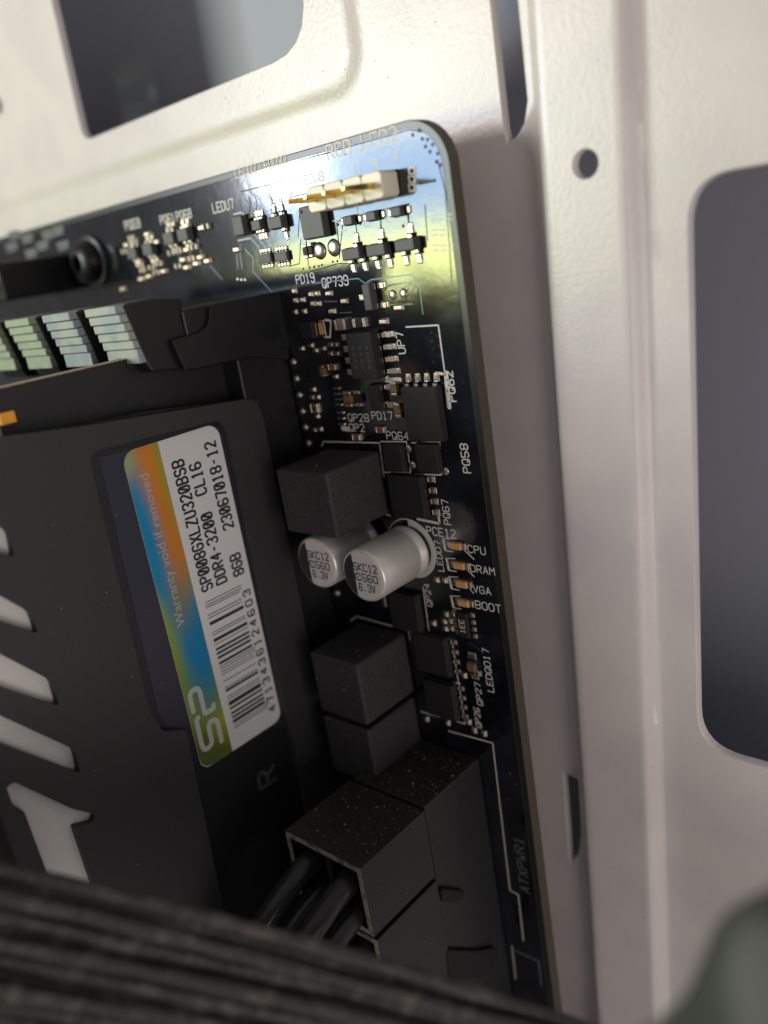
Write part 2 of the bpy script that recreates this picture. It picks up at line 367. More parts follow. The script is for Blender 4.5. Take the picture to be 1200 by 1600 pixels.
for s, p0, p1, h in [("UP7", (634, 552), (630, 519), 0.95), ("PQ62", (713, 627), (710, 580), 0.95), ("PQ58", (736, 739), (732, 694), 0.95), ("PQ67", (705, 820), (703, 782), 0.9),
        ("LEDD7", (694, 893), (687, 846), 0.8), ("QP24", (676, 948), (671, 913), 0.8), ("LEDQ017", (772, 1082), (763, 1015), 0.85), ("QP27", (755, 1103), (750, 1068), 0.8), ("QP26", (753, 1138), (748, 1107), 0.8)]:
    btext(s, p0, p1, h, True)
btext("ATXPWR1", (828, 1397), (815, 1311), 1.3, True, m=SILK_DIM)
for s, p in (("B", (584, 262)), ("R", (614, 252)), ("G", (556, 271))): btext(s, p, (p[0] + 8, p[1] - 2), 0.75)
def bline(pp, th=0.16, m=SILK, name='silkscreen_line', z=0.012, closed=False):
    P = [onz(*p).to_2d() for p in pp]
    if closed: P.append(P[0])
    mb = MB(); strokes(mb, [P], Vector((0, 0, z)), X, Y, Z, th); return mb.build(name, m, board)
for pp in [[(505, 690), (503, 697)], [(505, 690), (593, 692), (600, 745)], [(595, 690), (635, 690), (642, 738), (600, 738)], [(643, 692), (687, 690), (690, 742), (648, 741)],
        [(701, 1142), (770, 1161), (797, 1391), (810, 1398), (818, 1470)], [(557, 963), (548, 970)], [(557, 963), (638, 985), (706, 1000), (727, 1131), (658, 1112)], [(638, 985), (641, 1000)],
        [(661, 917), (671, 990)], [(671, 990), (640, 984)], [(706, 1066), (719, 1068)], [(634, 511), (685, 508), (695, 582)], [(600, 803), (610, 806)],
        [(365, 335), (376, 332), (385, 338)], [(372, 376), (391, 372)], [(557, 353), (559, 320)], [(520, 345), (528, 345)]]:
    bline(pp)
bline([(652, 811), (687, 818)], 0.3); bline([(687, 818), (684, 797)], 0.3)
bline([(697, 584), (702, 637)], 0.55); bline([(603, 594), (626, 593)], 0.5); bline([(508, 500), (517, 501), (516, 527), (507, 526)], 0.25)
bline([(681, 583), (692, 584)], 0.3); bline([(535, 669), (546, 671)], 0.6)
for (u, v) in ((710, 854), (715.5, 885), (719.7, 914), (722.7, 943.7)):         # LED brackets and leader ticks
    bline([(u - 4, v - 12), (u - 19, v - 13), (u - 14, v + 6), (u - 2, v + 8)], 0.13)
    bline([(u - 17.5, v - 12), (u - 14, v + 5)], 0.34)
for a, e in (((724, 858), (741, 874)), ((729, 889), (741, 901)), ((732, 917), (740, 927))): bline([a, e], 0.16)
for (u, v) in ((541, 352), (576, 345), (611, 339)): bline([(u - 9, v - 14), (u - 7, v + 8), (u, v + 8)], 0.16)
for a, e in (((556, 350), (562, 400)), ((594, 340), (600, 385)), ((636, 330), (642, 375)), ((526, 348), (531, 400)), ((478, 372), (482, 415))): bline([a, e], 0.12, VIAH, 'trace')
for pp in [[(488, 443), (560, 435), (571, 443), (580, 437), (641, 429), (655, 442), (661, 491)], [(600, 446), (640, 441), (652, 451)], [(375, 382), (395, 402), (396, 425), (427, 458)],
        [(328, 415), (348, 437)], [(507, 471), (527, 471)], [(531, 489), (549, 488)], [(392, 372), (404, 385), (410, 398)], [(398, 366), (412, 382), (420, 396)], [(408, 364), (424, 384), (428, 398)],
        [(418, 336), (410, 320), (402, 305)], [(428, 330), (424, 312), (418, 305)], [(441, 326), (436, 310), (428, 304)], [(388, 345), (376, 330)], [(584, 474), (598, 470), (604, 476), (645, 475)],
        [(733, 1003), (756, 1020)], [(270, 378), (282, 404)], [(290, 372), (298, 398)], [(308, 372), (316, 400)], [(369, 388), (372, 420)], [(374, 390), (379, 420)]]:
    bline(pp, 0.14, SHINY, 'trace', 0.02)
for pp in [[(452, 309), (500, 297), (560, 280), (640, 262)], [(470, 374), (468, 412), (452, 416)], [(468, 330), (466, 372)], [(484, 424), (528, 412), (560, 412)], [(527, 346), (560, 337), (596, 328), (640, 318)],
           [(376, 300), (452, 280), (456, 306)], [(664, 320), (668, 376)], [(556, 352), (560, 338)], [(530, 404), (536, 346)], [(596, 385), (594, 330)], [(640, 372), (638, 318)],
           [(388, 340), (392, 318), (388, 306)], [(398, 338), (402, 316), (397, 303)], [(424, 330), (426, 314), (420, 300)], [(441, 326), (440, 310), (432, 300)], [(520, 236), (640, 203), (660, 206)], [(462, 252), (516, 238)],
           [(600, 455), (606, 447), (640, 441), (654, 452), (656, 470)], [(684, 250), (696, 300), (702, 380), (706, 440)]]:
    bline(pp, 0.1, VIAH, 'trace')
bline([(806, 1486), (842, 1502), (846, 1540)], .3, SILK_DIM); bline([(800, 1478), (806, 1530)], .14)
for i in range(4):                                                              # small print by the corner, too faint to read
    for j in range(2 + i % 2):
        u, v = 672 + j * 12 + i * 1.5, 312 + i * 24
        bline([(u, v), (u + 9, v - 1.5)], 0.14); bline([(u, v + 8), (u + 9, v + 6)], 0.14)
for (u, v) in [(10, 385), (34, 372), (58, 383), (82, 360), (40, 395), (90, 383), (66, 366), (14, 366)]:
    bline([(u, v), (u + 16, v - 4)], 0.7, SILK_DIM); bline([(u + 2, v + 7), (u + 16, v + 3)], 0.5, SILK_DIM)
def vias(pp, r=0.16, m=MASK):
    for u, v in pp:
        p = onz(u, v); MB().lathe((p.x, p.y, 0.0), [(r, 0), (r, 0.02), (r * .5, 0.022)], 10).build('via', m, board)
vias([(645, 211), (655, 204), (660, 217), (668, 218), (665, 229), (676, 226), (672, 237), (684, 240), (682, 253), (688, 258), (630, 353), (563, 349), (528, 351), (679, 282)], 0.17, VIAH)
vias([(674, 519), (683, 525), (676, 532), (686, 541), (677, 545), (688, 556), (678, 566), (667, 580)], 0.15, VIAH)
vias([(735, 806), (745, 805), (752, 812), (748, 820), (737, 815), (745, 827), (750, 835)], 0.13, VIAH)
vias([(630, 707), (632, 717), (634, 727), (637, 736), (686, 703), (688, 713), (690, 722)], 0.2, TIN)
vias([(484, 418), (491, 417), (498, 416), (503, 414), (520, 409), (527, 408), (474, 420), (373, 418), (380, 417)], 0.14, VIAH)
vias([(371, 436), (377, 437), (383, 437), (735, 942), (782, 868)], 0.14, TIN)

# ---- soldered parts
def place(u, v, h): p = onz(u, v, h); return p.x, p.y
def chip(u, v, wx, ly, h, m=CHIP, name='chip', leads=(), lw=0.4, ll=0.9, lead_m=TIN, bevel=0.08, mark=None):
    x, y = place(u, v, h)
    o = MB().box(x - wx / 2, x + wx / 2, y - ly / 2, y + ly / 2, 0.06, h, top=min(0.12, h * .12)).build(name, m, mobo, bevel=bevel)
    if wx > 2.2 and ly > 2.9 and name != 'transistor':
        MB().lathe((x - wx / 2 + .55, y + ly / 2 - .55, h), [(.22, 0), (.2, .004)], 14).build('pin_one_dot', VIAH, o)
    for side, offs in leads:
        for k in offs:
            lb = MB(); t = 0.16; g = h * .45
            for (a, c, z0, z1) in ((-0.05, ll * .38, g - t, g), (ll * .38 - t, ll * .38, 0.03, g), (ll * .38 - t, ll, 0.03, 0.03 + t)):
                if side == 'r': lb.box(x + wx / 2 + a, x + wx / 2 + c, y + k - lw / 2, y + k + lw / 2, z0, z1)
                if side == 'l': lb.box(x - wx / 2 - c, x - wx / 2 - a, y + k - lw / 2, y + k + lw / 2, z0, z1)
                if side == 't': lb.box(x + k - lw / 2, x + k + lw / 2, y + ly / 2 + a, y + ly / 2 + c, z0, z1)
                if side == 'b': lb.box(x + k - lw / 2, x + k + lw / 2, y - ly / 2 - c, y - ly / 2 - a, z0, z1)
            lb.build('lead', lead_m, o)
            q = {'r': (x + wx / 2 + ll * .8, y + k), 'l': (x - wx / 2 - ll * .8, y + k), 't': (x + k, y + ly / 2 + ll * .8), 'b': (x + k, y - ly / 2 - ll * .8)}[side]
            sx, sy = (ll * .55, lw * .72) if side in 'rl' else (lw * .72, ll * .55)
            MB().box(q[0] - sx, q[0] + sx, q[1] - sy, q[1] + sy, 0.0, 0.09, top=0.12).build('solder_pad', TIN_WARM, o, bevel=0.04)
    return o, x, y
def smd(u, v, wx, ly, h=0.45, kind='res', axis='x'):
    x, y = place(u, v, h); mb = MB()
    body = {'res': CHIP, 'cap': BROWN, 'pad': TIN_WARM, 'tin': TIN}[kind]; e = (wx if axis == 'x' else ly) * 0.26
    if kind in ('pad', 'tin'): mb.box(x - wx / 2, x + wx / 2, y - ly / 2, y + ly / 2, 0.0, h, 0, min(wx, ly) * .22)
    elif axis == 'x':
        mb.box(x - wx / 2 + e, x + wx / 2 - e, y - ly / 2, y + ly / 2, 0.02, h - .02)
        for s in (-1, 1): a, c = sorted((x + s * wx / 2, x + s * (wx / 2 - e))); mb.box(a, c, y - ly / 2 - .02, y + ly / 2 + .02, 0.0, h, 1, .06)
    else:
        mb.box(x - wx / 2, x + wx / 2, y - ly / 2 + e, y + ly / 2 - e, 0.02, h - .02)
        for s in (-1, 1): a, c = sorted((y + s * ly / 2, y + s * (ly / 2 - e))); mb.box(x - wx / 2 - .02, x + wx / 2 + .02, a, c, 0.0, h, 1, .06)
    n = {'res': 'chip_resistor', 'cap': 'chip_capacitor', 'pad': 'solder_joint', 'tin': 'solder_joint'}[kind]
    return mb.build(n, [body, TIN_WARM], mobo, bevel=0.05)
def dome(u, v, r, m=TIN):
    p = onz(u, v); MB().lathe((p.x, p.y, 0), [(r, 0), (r * .92, r * .16), (r * .7, r * .3), (r * .4, r * .38), (r * .1, r * .4)], 16).build('solder_joint', m, mobo, smooth=True)
# row of transistors under the LED header
for u, v in ((547, 397), (586, 391), (631, 383)):
    chip(u, v, 2.7, 1.35, 1.05, CHIP_GREY, 'transistor', (('t', (0.35,)), ('b', (-0.75, 0.95))), 0.5, 1.0, TIN_WARM)
chip(399, 352, 1.7, 1.3, 1.0, CHIP_GREY, 'transistor', (('t', (-.5, 0, .5)), ('b', (-.5, 0, .5))), 0.3, 0.8)
chip(428, 348, 2.5, 1.5, 1.0, CHIP_GREY, 'transistor', (('t', (-.6, .7)), ('b', (.7,))), 0.4, 1.0, TIN_WARM)
chip(371, 353, 2.0, 2.3, 1.3, CHIP_GREY, 'chip', (('l', (-.6, 0.1, .8)), ('r', (-.6, .1, .8))), 0.35, 0.6)
chip(486, 347, 3.5, 3.5, 1.0, CHIP_GREY, 'chip', (('l', (-1.3, -.5, .4, 1.3)),), 0.35, 0.4)
for u, v in ((542, 345), (578, 338), (617, 331)):
    chip(u, v, 1.5, 1.05, 0.8, CHIP_GREY, 'diode', (('r', (0,)), ('l', (0,))), 0.5, 0.6, TIN_WARM)
chip(413, 404, 2.2, 1.1, 0.5, CHIP_GREY, 'resistor_array', (('t', (-.75, -.25, .25, .75)), ('b', (-.75, -.25, .25, .75))), 0.26, 0.45)
chip(438, 401, 2.2, 1.1, 0.5, CHIP_GREY, 'resistor_array', (('t', (-.75, -.25, .25, .75)), ('b', (-.75, -.25, .25, .75))), 0.26, 0.45)
smd(476, 393, 0.7, 1.6, .5, 'res', 'y'); smd(484, 391, 0.6, 1.6, .5, 'res', 'y')
dome(500, 392, 0.95); dome(522, 387, 0.95)
chip(573, 465, 1.25, 2.9, 1.05, CHIP_GREY, 'transistor', (('r', (-1.0, 1.0)), ('l', (0,))), 0.5, 1.1, TIN_WARM)
dome(614, 461, 0.55); dome(631, 459, 0.55); smd(621, 481, 1.4, .7, .35, 'pad')
up, x, y = chip(564, 557, 3.9, 5.2, 1.5, CHIP, 'chip', (('r', (-1.95, -.65, .65, 1.95)), ('l', (-1.95, -.65, .65, 1.95))), 0.5, 1.5)
MARKM = mat('laser_mark', (0.030, 0.029, 0.028), .55)
for k in range(3):
    for q in range(4): MB().box(x - 1.2 + k, x - .75 + k, y - 1.4 + .7 * q, y - .95 + .7 * q, 1.5, 1.502).build('chip_marking', MARKM, up)
chip(658, 648, 4.9, 6.0, 1.05, CHIP, 'power_transistor', (('t', (-1.9, -.63, .63, 1.9)),), 0.5, 0.9)
chip(583, 622, 1.5, 3.0, 1.0, CHIP, 'transistor', (('r', (-1.0, 1.0)),), 0.5, 1.2, TIN_WARM)
smd(614, 608, .9, 1.6, .6, 'cap', 'y'); smd(620, 642, .9, 1.7, .6, 'cap', 'y')
chip(613, 716, 2.9, 3.1, 0.85, CHIP, 'power_transistor'); chip(666, 717, 3.1, 3.3, 0.85, CHIP, 'power_transistor')
for u, v, s in ((638, 701, .5), (645, 727, .5), (696, 736, .5), (605, 687, .0)):
    if s: dome(u, v, s)
chip(634, 776, 5.0, 4.9, 1.05, CHIP, 'power_transistor', (('r', (-1.9, -.63, .63, 1.9)),), 0.55, 0.9, TIN_WARM)
chip(630, 957, 4.6, 5.0, 1.0, CHIP, 'power_transistor'); chip(672, 1024, 5.0, 5.2, 1.05, CHIP, 'power_transistor', (('r', (-1.9, -.63, .63, 1.9)),), 0.45, 0.75)
chip(686, 1095, 4.6, 5.0, 1.05, CHIP, 'power_transistor', (('r', (-1.9, -.63, .63, 1.9)),), 0.45, 0.75)
ra, x, y = chip(722, 978, 1.5, 3.2, 0.55, CHIP, 'resistor_array', (('r', (-1.3, -.43, .43, 1.3)), ('l', (-1.3, -.43, .43, 1.3))), 0.42, 0.6)
tb = MB(); strokes(tb, text_lines("1EE", 1.7, .7), Vector((x + .35, y - .9, .56)), Y, -X, Z, .1); tb.build('chip_marking', SILK, ra)
chip(735, 1044, 1.2, 1.1, 0.6, BROWN, 'diode', (('t', (-.4, 0, .4)), ('b', (-.4, 0, .4))), 0.25, 0.9)
# tantalum and brown ceramics around the driver chip
chip(478, 517, 2.2, 2.0, 1.0, CHIP, 'tantalum_capacitor', (('r', (0,)),), 1.3, 0.8, mat('tan_end', (0.55, 0.36, 0.16), .5))
smd(530, 508, 1.8, 1.2, .8, 'cap'); smd(560, 505, 2.0, 1.0, .5, 'res'); smd(597, 503, 1.2, .7, .5, 'pad')
smd(502, 580, .7, 1.4, .6, 'cap', 'y'); smd(542, 624, 1.2, 1.9, .8, 'cap', 'y'); smd(558, 623, 1.0, 1.9, .5, 'res', 'y')
for u, v in ((458, 455), (460, 470), (471, 469), (459, 488), (473, 487), (484, 460), (494, 459), (487, 475), (496, 475), (512, 459), (536, 471), (517, 487)):
    smd(u, v, .75 if u < 500 else 1.1, .65, .35, 'pad')
for u, v in ((469, 545), (491, 548), (503, 545), (515, 539), (523, 539), (515, 553), (525, 553), (484, 540), (487, 609), (486, 621), (494, 621), (493, 651), (489, 672), (498, 671), (522, 589), (600, 591), (598, 605), (600, 631)):
    smd(u, v, .85, .6, .35, 'pad')
for u, v in ((489, 636), (490, 641), (517, 574), (555, 684), (592, 672)): smd(u, v, 1.4, .75, .5, 'cap')
for k in range(4): smd(525 + k * 1.2, 607 + k * 8.5, 1.2, .32, .25, 'tin'); 
for k in range(3): smd(531 + k, 645 + k * 9, 1.2, .32, .25, 'tin')
for u, v in ((680, 907), (693, 908), (695, 961), (707, 961), (692, 972), (702, 972), (694, 983), (704, 983), (675, 975), (739, 1143), (754, 1148), (730, 1130), (664, 1125), (697, 1131), (723, 1057), (590, 917)):
    smd(u, v, .8, .8, .4, 'pad')
smd(600, 940, .8, 1.8, .4, 'tin', 'y')
for k in range(4): smd(741 + 3 * k, 1052 + 0.5 * k, .22, .7, .2, 'tin')
# parts in the upper strip, seen blurred towards the left
for u, v in ((262, 373), (284, 367), (205, 396), (229, 390)): chip(u, v, 2.3, 1.7, 1.0, CHIP_GREY, 'transistor', (('t', (-.5, .5)), ('b', (-.5, .5))), 0.5, 0.8, TIN_WARM)
for u, v in ((264, 358), (289, 353), (204, 372), (228, 366), (196, 383), (210, 382), (230, 380), (243, 378), (193, 393), (266, 395), (278, 392), (290, 390), (302, 386), (284, 406), (298, 404), (311, 402),
             (277, 416), (290, 418), (305, 412), (322, 408), (215, 410), (222, 422), (236, 418), (243, 426), (231, 432), (219, 436), (247, 412), (190, 452), (254, 424), (368, 390), (313, 356), (320, 354)):
    smd(u, v, 1.3, .75, .5, random.choice(['pad', 'cap', 'res', 'pad']), 'x')
# slot solder tails
for k in range(16):
    p = Vector((-26.65, -20.9 - 2.0 * k, 0)); MB().lathe(tuple(p), [(.5, 0), (.46, .2), (.3, .4), (.06, .48)], 14).build('solder_joint', TIN_WARM, mobo, smooth=True)
# power inductors
for x0, x1, y0, y1, h in ((-23.15, -14.95, -38.9, -31.35, 8.9), (-23.5, -15.6, -62.5, -54.4, 9.0), (-23.6, -15.8, -71.2, -63.3, 8.9)):
    MB().box(x0, x1, y0, y1, 0.1, h).build('inductor', FERRITE, mobo, bevel=0.35, seg=3)
# polymer capacitors
def can(x, y, h=8.5, r=3.1):
    cap = thing_part = MB().lathe((x, y, 0), [(r * .93, 0.75), (r, 0.85), (r, 1.35), (r * .90, 1.7), (r * .90, 2.0), (r, 2.3), (r, h - .35), (r * .97, h - .12), (r * .9, h)], 64).build('polymer_capacitor', ALU, mobo)
    smoothed(cap, 50)
    MB().lathe((x, y, 0), [(r * .9, .02), (r * .9, .74)], 40).build('capacitor_base', CHIP, cap)
    rr = r * .90
    MB().lathe((x, y, h), [(rr, 0), (rr * .96, .03)], 48).build('can_top', ALU_TOP, cap)
    a0 = 2.02
    seg = [(x + rr * .985 * math.cos(t), y + rr * .985 * math.sin(t)) for t in [a0 + (2 * math.pi - 2 * a0) * k / 20 for k in range(21)]]
    MB().prism(seg, h + .031, h + .04).build('polarity_mark', INK, cap)
    for i, s in enumerate(("5KC12", "C560", "6.3V")):
        L = 3.4 if i < 2 else 2.4; mb = MB(); org = Vector((x - 1.15 + (.35 if i == 2 else .05), y + .62 - i * 1.2, h + .045))
        if i == 1:
            cc = [(0.42 + .42 * math.cos(t), .42 + .42 * math.sin(t)) for t in [0.6 + 5.2 * q / 14 for q in range(15)]]
            strokes(mb, [cc, [(.36, .42), (.5, .42)]], org, X, Y, Z, .2)
            strokes(mb, text_lines("560", 2.2, .85, .72), org + X * 1.05, X, Y, Z, .16)
        else: strokes(mb, text_lines(s, L, .85, .72), org, X, Y, Z, .16)
        mb.build('printed_mark', INK_GREY, cap)
    return cap
can(-12.45, -43.0); can(-19.7, -42.5)
half = [(-12.6 + 3.65 * math.cos(t), -43.0 + 3.65 * math.sin(t)) for t in [math.radians(-92 + 180 * k / 24) for k in range(25)]]
MB().prism(half, 0.004, 0.014).build('silkscreen_mark', SILK, board)
mb = MB(); strokes(mb, [[(-12.6 + 3.6 * math.cos(t), -43.0 + 3.6 * math.sin(t)) for t in [math.radians(85 + 190 * k / 30) for k in range(31)]]], Vector((0, 0, .012)), X, Y, Z, .14)
mb.build('silkscreen_line', SILK, board)
# debug LEDs
for u, v in ((711, 854), (716, 885), (720, 914), (723, 943.5)):
    x, y = place(u, v, .5)
    o = MB().box(x - .75, x + .75, y - .42, y + .42, .05, .55, top=.05).build('indicator_led', AMBER, mobo, bevel=.06)
    for s in (-1, 1):
        a, c = sorted((x + s * .75, x + s * 1.25)); MB().box(a, c, y - .42, y + .42, 0.0, .32, top=.05).build('lead', TIN_WARM, o, bevel=.04)
# LED header: four cream cells with gold pins
hx, hy = -8.0, -3.95
hd = None
for k in range(4):
    cx = hx - 2.62 * (3 - k)
    poly = [(cx - 1.30, hy - .95), (cx - 1.0, hy - 1.25), (cx + 1.0, hy - 1.25), (cx + 1.30, hy - .95), (cx + 1.30, hy + .95), (cx + 1.0, hy + 1.25), (cx - 1.0, hy + 1.25), (cx - 1.30, hy + .95)]
    cell = MB().prism(poly, 0.05, 2.5).build('pin_header' if k == 0 else 'header_cell', CREAM, mobo if hd is None else hd, bevel=.12)
    if hd is None: hd = cell
    MB().box(cx - .32, cx + .32, hy - .32, hy + .32, 2.3, 6.6, top=.12).build('header_pin', GOLD, hd, bevel=.06)
for v in (267, 280, 293):
    x, y = place(644, v, 0); MB().box(x - .45, x + .45, y - .4, y + .4, 0, .05).build('solder_pad', SILK, board); MB().box(x - .22, x + .22, y - .18, y + .18, .05, .07).build('via', VIAH, board)
bline([(655, 287), (680, 282)], .18, VIAH, 'trace')
# DIMM slots
for i, cx in enumerate((-31.0, -40.4, -49.8, -59.2)):
    s = MB().box(cx - 3.4, cx + 3.4, -155, -19.0, 0.05, 7.6).build('memory_slot', SLOT, mobo, bevel=.25)
    MB().box(cx - .8, cx + .8, -154, -24, 7.55, 7.62).build('slot_groove', VIAH, s)
    tw = MB().box(cx - 3.4, cx - 1.0, -19.1, -12.6, .06, 13.5).box(cx + 1.0, cx + 3.4, -19.1, -12.6, .06, 13.5).box(cx - 1.0, cx + 1.0, -13.6, -12.6, .06, 9)
    tw = tw.build('slot_tower', SLOT, s, bevel=.3)
    if i == 0:                                      # the near tower has a face plate with a round-cornered notch at its upper corner
        fc = yz([(269, 532), (311, 520), (322, 512), (327, 500), (328, 477), (450, 452), (452, 562), (396, 557), (290, 579)], -27.0)
        plate(fc, [], -27.65, -27.0, 'tower_face', SLOT, s, .1)
    lt = MB().prism([(-11.4, 13.0), (-18.3, 13.0), (-18.6, 15.2), (-18.2, 18.4), (-17.2, 18.9), (-11.0, 20.2), (-10.9, 16.5)], cx - 3.05, cx + 3.05, 'x').build('latch', SLOT, s, bevel=.25)
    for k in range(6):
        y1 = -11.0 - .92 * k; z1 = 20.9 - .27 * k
        MB().box(cx - 3.0, cx + 3.0, y1 - (.86 if k < 5 else 1.5), y1, z1 - 1.3, z1).build('latch_rib', LATCH_REFLECT if i < 2 else LATCH_REFLECT_GREEN, s, bevel=.1)
# ATX header
hdr = MB().box(-18.1, -6.9, -121, -69.4, 0.05, 10.6)
hdr.m[4] = 1; hdr = hdr.build('power_header', [NYLON, DUSTY], mobo, bevel=.2)
for pp in ([(690, 1388), (728, 1392), (724, 1408), (692, 1412)], [(700, 1484), (748, 1486), (778, 1480), (772, 1512), (752, 1530), (704, 1534)]):
    MB().prism(roundpoly(yz(pp, -6.2), .9, 4), -6.92, -6.2, 'x').build('latch_nub', VIAH, hdr, bevel=.2)
x, y = place(640, 1211, 0)

# ================================================================== MEMORY MODULE
ram = thing('memory_module', 'black memory module with white barcode label standing upright in its slot', 'memory module', (-31, -80, 3))
MB().box(-31.75, -30.4, -149.5, -16.55, 3.5, 34.3).build('module_board', [RAMPCB], ram)
MB().box(-31.72, -30.43, -16.55, -16.45, 3.6, 34.2).build('board_edge', FIBRE_PALE, ram)
p = onx(9, 653, -30.4)
MB().box(-30.45, -29.9, p.y - .55, p.y + .55, p.z - .75, p.z + .75).build('chip_resistor', ORANGE, ram, bevel=.06)
for u, v in ((365, 577), (366, 589), (363, 617), (375, 614)):
    q = onx(u, v, -30.42); MB().box(-30.45, -30.2, q.y - .2, q.y + .2, q.z - .3, q.z + .3).build('solder_joint', TIN, ram)
# base sheet of the spreader (recess floor) and raised front plate with the openings
OUT = [(-20.5, 35.8), (-20.5, 46), (-150, 46), (-150, 5.9), (-26.2, 5.9), (-23.6, 7.4), (-21.4, 28)]
OUT = [(-150, 46.0), (-150, 5.9)] + [(-46, 5.9), (-26.5, 5.9), (-24.2, 6.3), (-23.6, 7.6), (-21.5, 28), (-20.5, 35.8), (-20.0, 46)]
slot_px = [[(-60, 776), (-60, 840), (23, 872), (16, 832), (0, 820)], [(-70, 890), (-70, 945), (60, 991), (49, 957)], [(-70, 985), (-70, 1050), (93, 1104), (82, 1064)], [(-70, 1086), (-70, 1135), (126, 1209), (118, 1172)]]
XF = -27.1
slots = [roundpoly(yz(q, XF), .5, 3) for q in slot_px]
tpoly = roundpoly(yz([(10, 1230), (22, 1222), (113, 1264), (149, 1272), (146, 1285), (116, 1292), (172, 1460), (96, 1425), (38, 1268), (20, 1258)], XF), [.4, .6, .5, .7, .7, .3, 0, 0, .3, .4], 3)
rec = roundpoly(yz([(137, 707), (343, 656), (356, 672), (450, 1130), (500, 1330), (540, 1530), (372, 1530), (291, 1140), (255, 1143), (234, 1112)], XF), [1.6, 1.6, 1.2, .5, .5, .5, .5, .6, .6, .8], 4)
top_cut = [(-150, 36.2), (-150, 5.9)] + OUT[2:6] + [(-22.0, 20), (-21.5, 28), (-20.6, 36.2)]
MB().prism(top_cut[::-1], -30.3, -28.1, 'x').build('heat_spreader', ANOD_BLACK, ram)
flo = yz([(155, 716), (343, 665), (360, 680), (452, 1135), (288, 1136), (262, 1140), (247, 1112)], -28.06)  # inset leaves the black base showing as the left edge's shadow line
plate(flo, [], -28.1, -28.06, 'recess_floor', ANOD_REFLECT, ram)
plate(OUT, slots + [tpoly, rec], -28.1, XF, 'spreader_plate', ANOD, ram, 0.14)
MB().box(-34.2, -33.2, -149, -20.6, 8, 46).build('rear_spreader', ANOD, ram, bevel=.2)
# white diffuser blocks behind the openings
def grow(poly, d):
    c = sum((Vector(p) for p in poly), Vector((0, 0))) / len(poly)
    return [tuple(Vector(p) + (Vector(p) - c).normalized() * d) for p in poly]
for q in slots: MB().prism(grow(q, .5), -32.5, -28.35, 'x').build('light_diffuser', DIFF, ram)
MB().prism(tpoly, -31.5, -27.9, 'x').build('light_diffuser', DIFF, ram, bevel=.35, seg=3)
# label
XL = -28.03
lab = MB().prism(rrect(-63.4, -25.35, 11.75, 24.15, [1.5, 1.3, 1.3, 1.5], 6), -28.1, XL, 'x').build('label', LABEL, ram)
lab['label'] = 'white label with rainbow band, barcode and part number'
bandp = rrect(-63.4, -25.35, 19.72, 24.15, [1.5, 1.3, 0.01, 0.01], 6)
bp = rrect(-63.38, -25.37, 19.70, 24.13, 1.45, 6)
poly = [p for p in rrect(-63.38, -25.37, 19.72, 24.13, 1.45, 6)]
poly = [(y, z) for y, z in poly if z >= 22.0]; poly = poly + [(-63.38, 19.72), (-25.37, 19.72)]
plate(poly, [], XL - .01, XL + .012, 'colour_band', BAND, lab)
XT = XL + .02
def ltext(s, y0, z0, L, h, th, fill=.66, m=INK, slash=True):
    mb = MB(); strokes(mb, text_lines(s, L, h, fill, slash), Vector((XT, y0, z0)), Y, Z, X, th); return mb.build('label_text', m, lab)
ltext("SP008GXLZU320BSB", -43.2, 17.2, 15.2, 1.42, .26)
ltext("DDR4-3200  CL16", -43.2, 15.15, 14.3, 1.42, .26)
ltext("8GB   23067018-12", -43.2, 12.6, 16.0, 1.42, .26)
ltext("4713436124603", -61.7, 12.35, 16.3, 0.98, .2, .52, slash=False)
mb = MB()
bars = [(358, 375, .5), (382, 398, .5), (408, 424, .5), (478, 488, .5), (505, 514, .5), (540, 572, 0), (630, 640, .4), (655, 664, .4), (690, 724, 0), (742, 752, .5), (778, 800, 0), (815, 835, 0), (853, 876, 0), (904, 926, 0), (945, 952, 0),
        (965, 973, 0), (995, 1003, 0), (1020, 1027, 0), (1078, 1086, 0), (1140, 1148, 0), (1160, 1182, 0), (1220, 1227, 0), (1245, 1252, 0), (1272, 1308, 0), (1325, 1348, 0), (1372, 1394, 0), (1410, 1432, 0), (1445, 1474, 0), (1490, 1498, 0), (1515, 1523, 0)]
bars = [(370, 377), (395, 402), (415, 422), (480, 487), (505, 512), (545, 573), (635, 642), (657, 664), (695, 722), (742, 749), (780, 800), (817, 837), (855, 876), (905, 927), (942, 949), (965, 972), (992, 999), (1017, 1024), (1080, 1087),
        (1140, 1147), (1158, 1180), (1222, 1229), (1247, 1254), (1275, 1310), (1328, 1347), (1375, 1395), (1412, 1432), (1447, 1475), (1493, 1500), (1518, 1525)]
for a, e in bars:
    ya, ye = (-44.35 - (q - 362) / (1522 - 362) * (60.8 - 44.35) for q in (a, e))
    long = a < 410 or 940 < a < 970 or a > 1480
    MB().box(XT - .01, XT, min(ya, ye), max(ya, ye), 13.35 if long else 13.7, 18.7).build('barcode_bar', INK, lab)
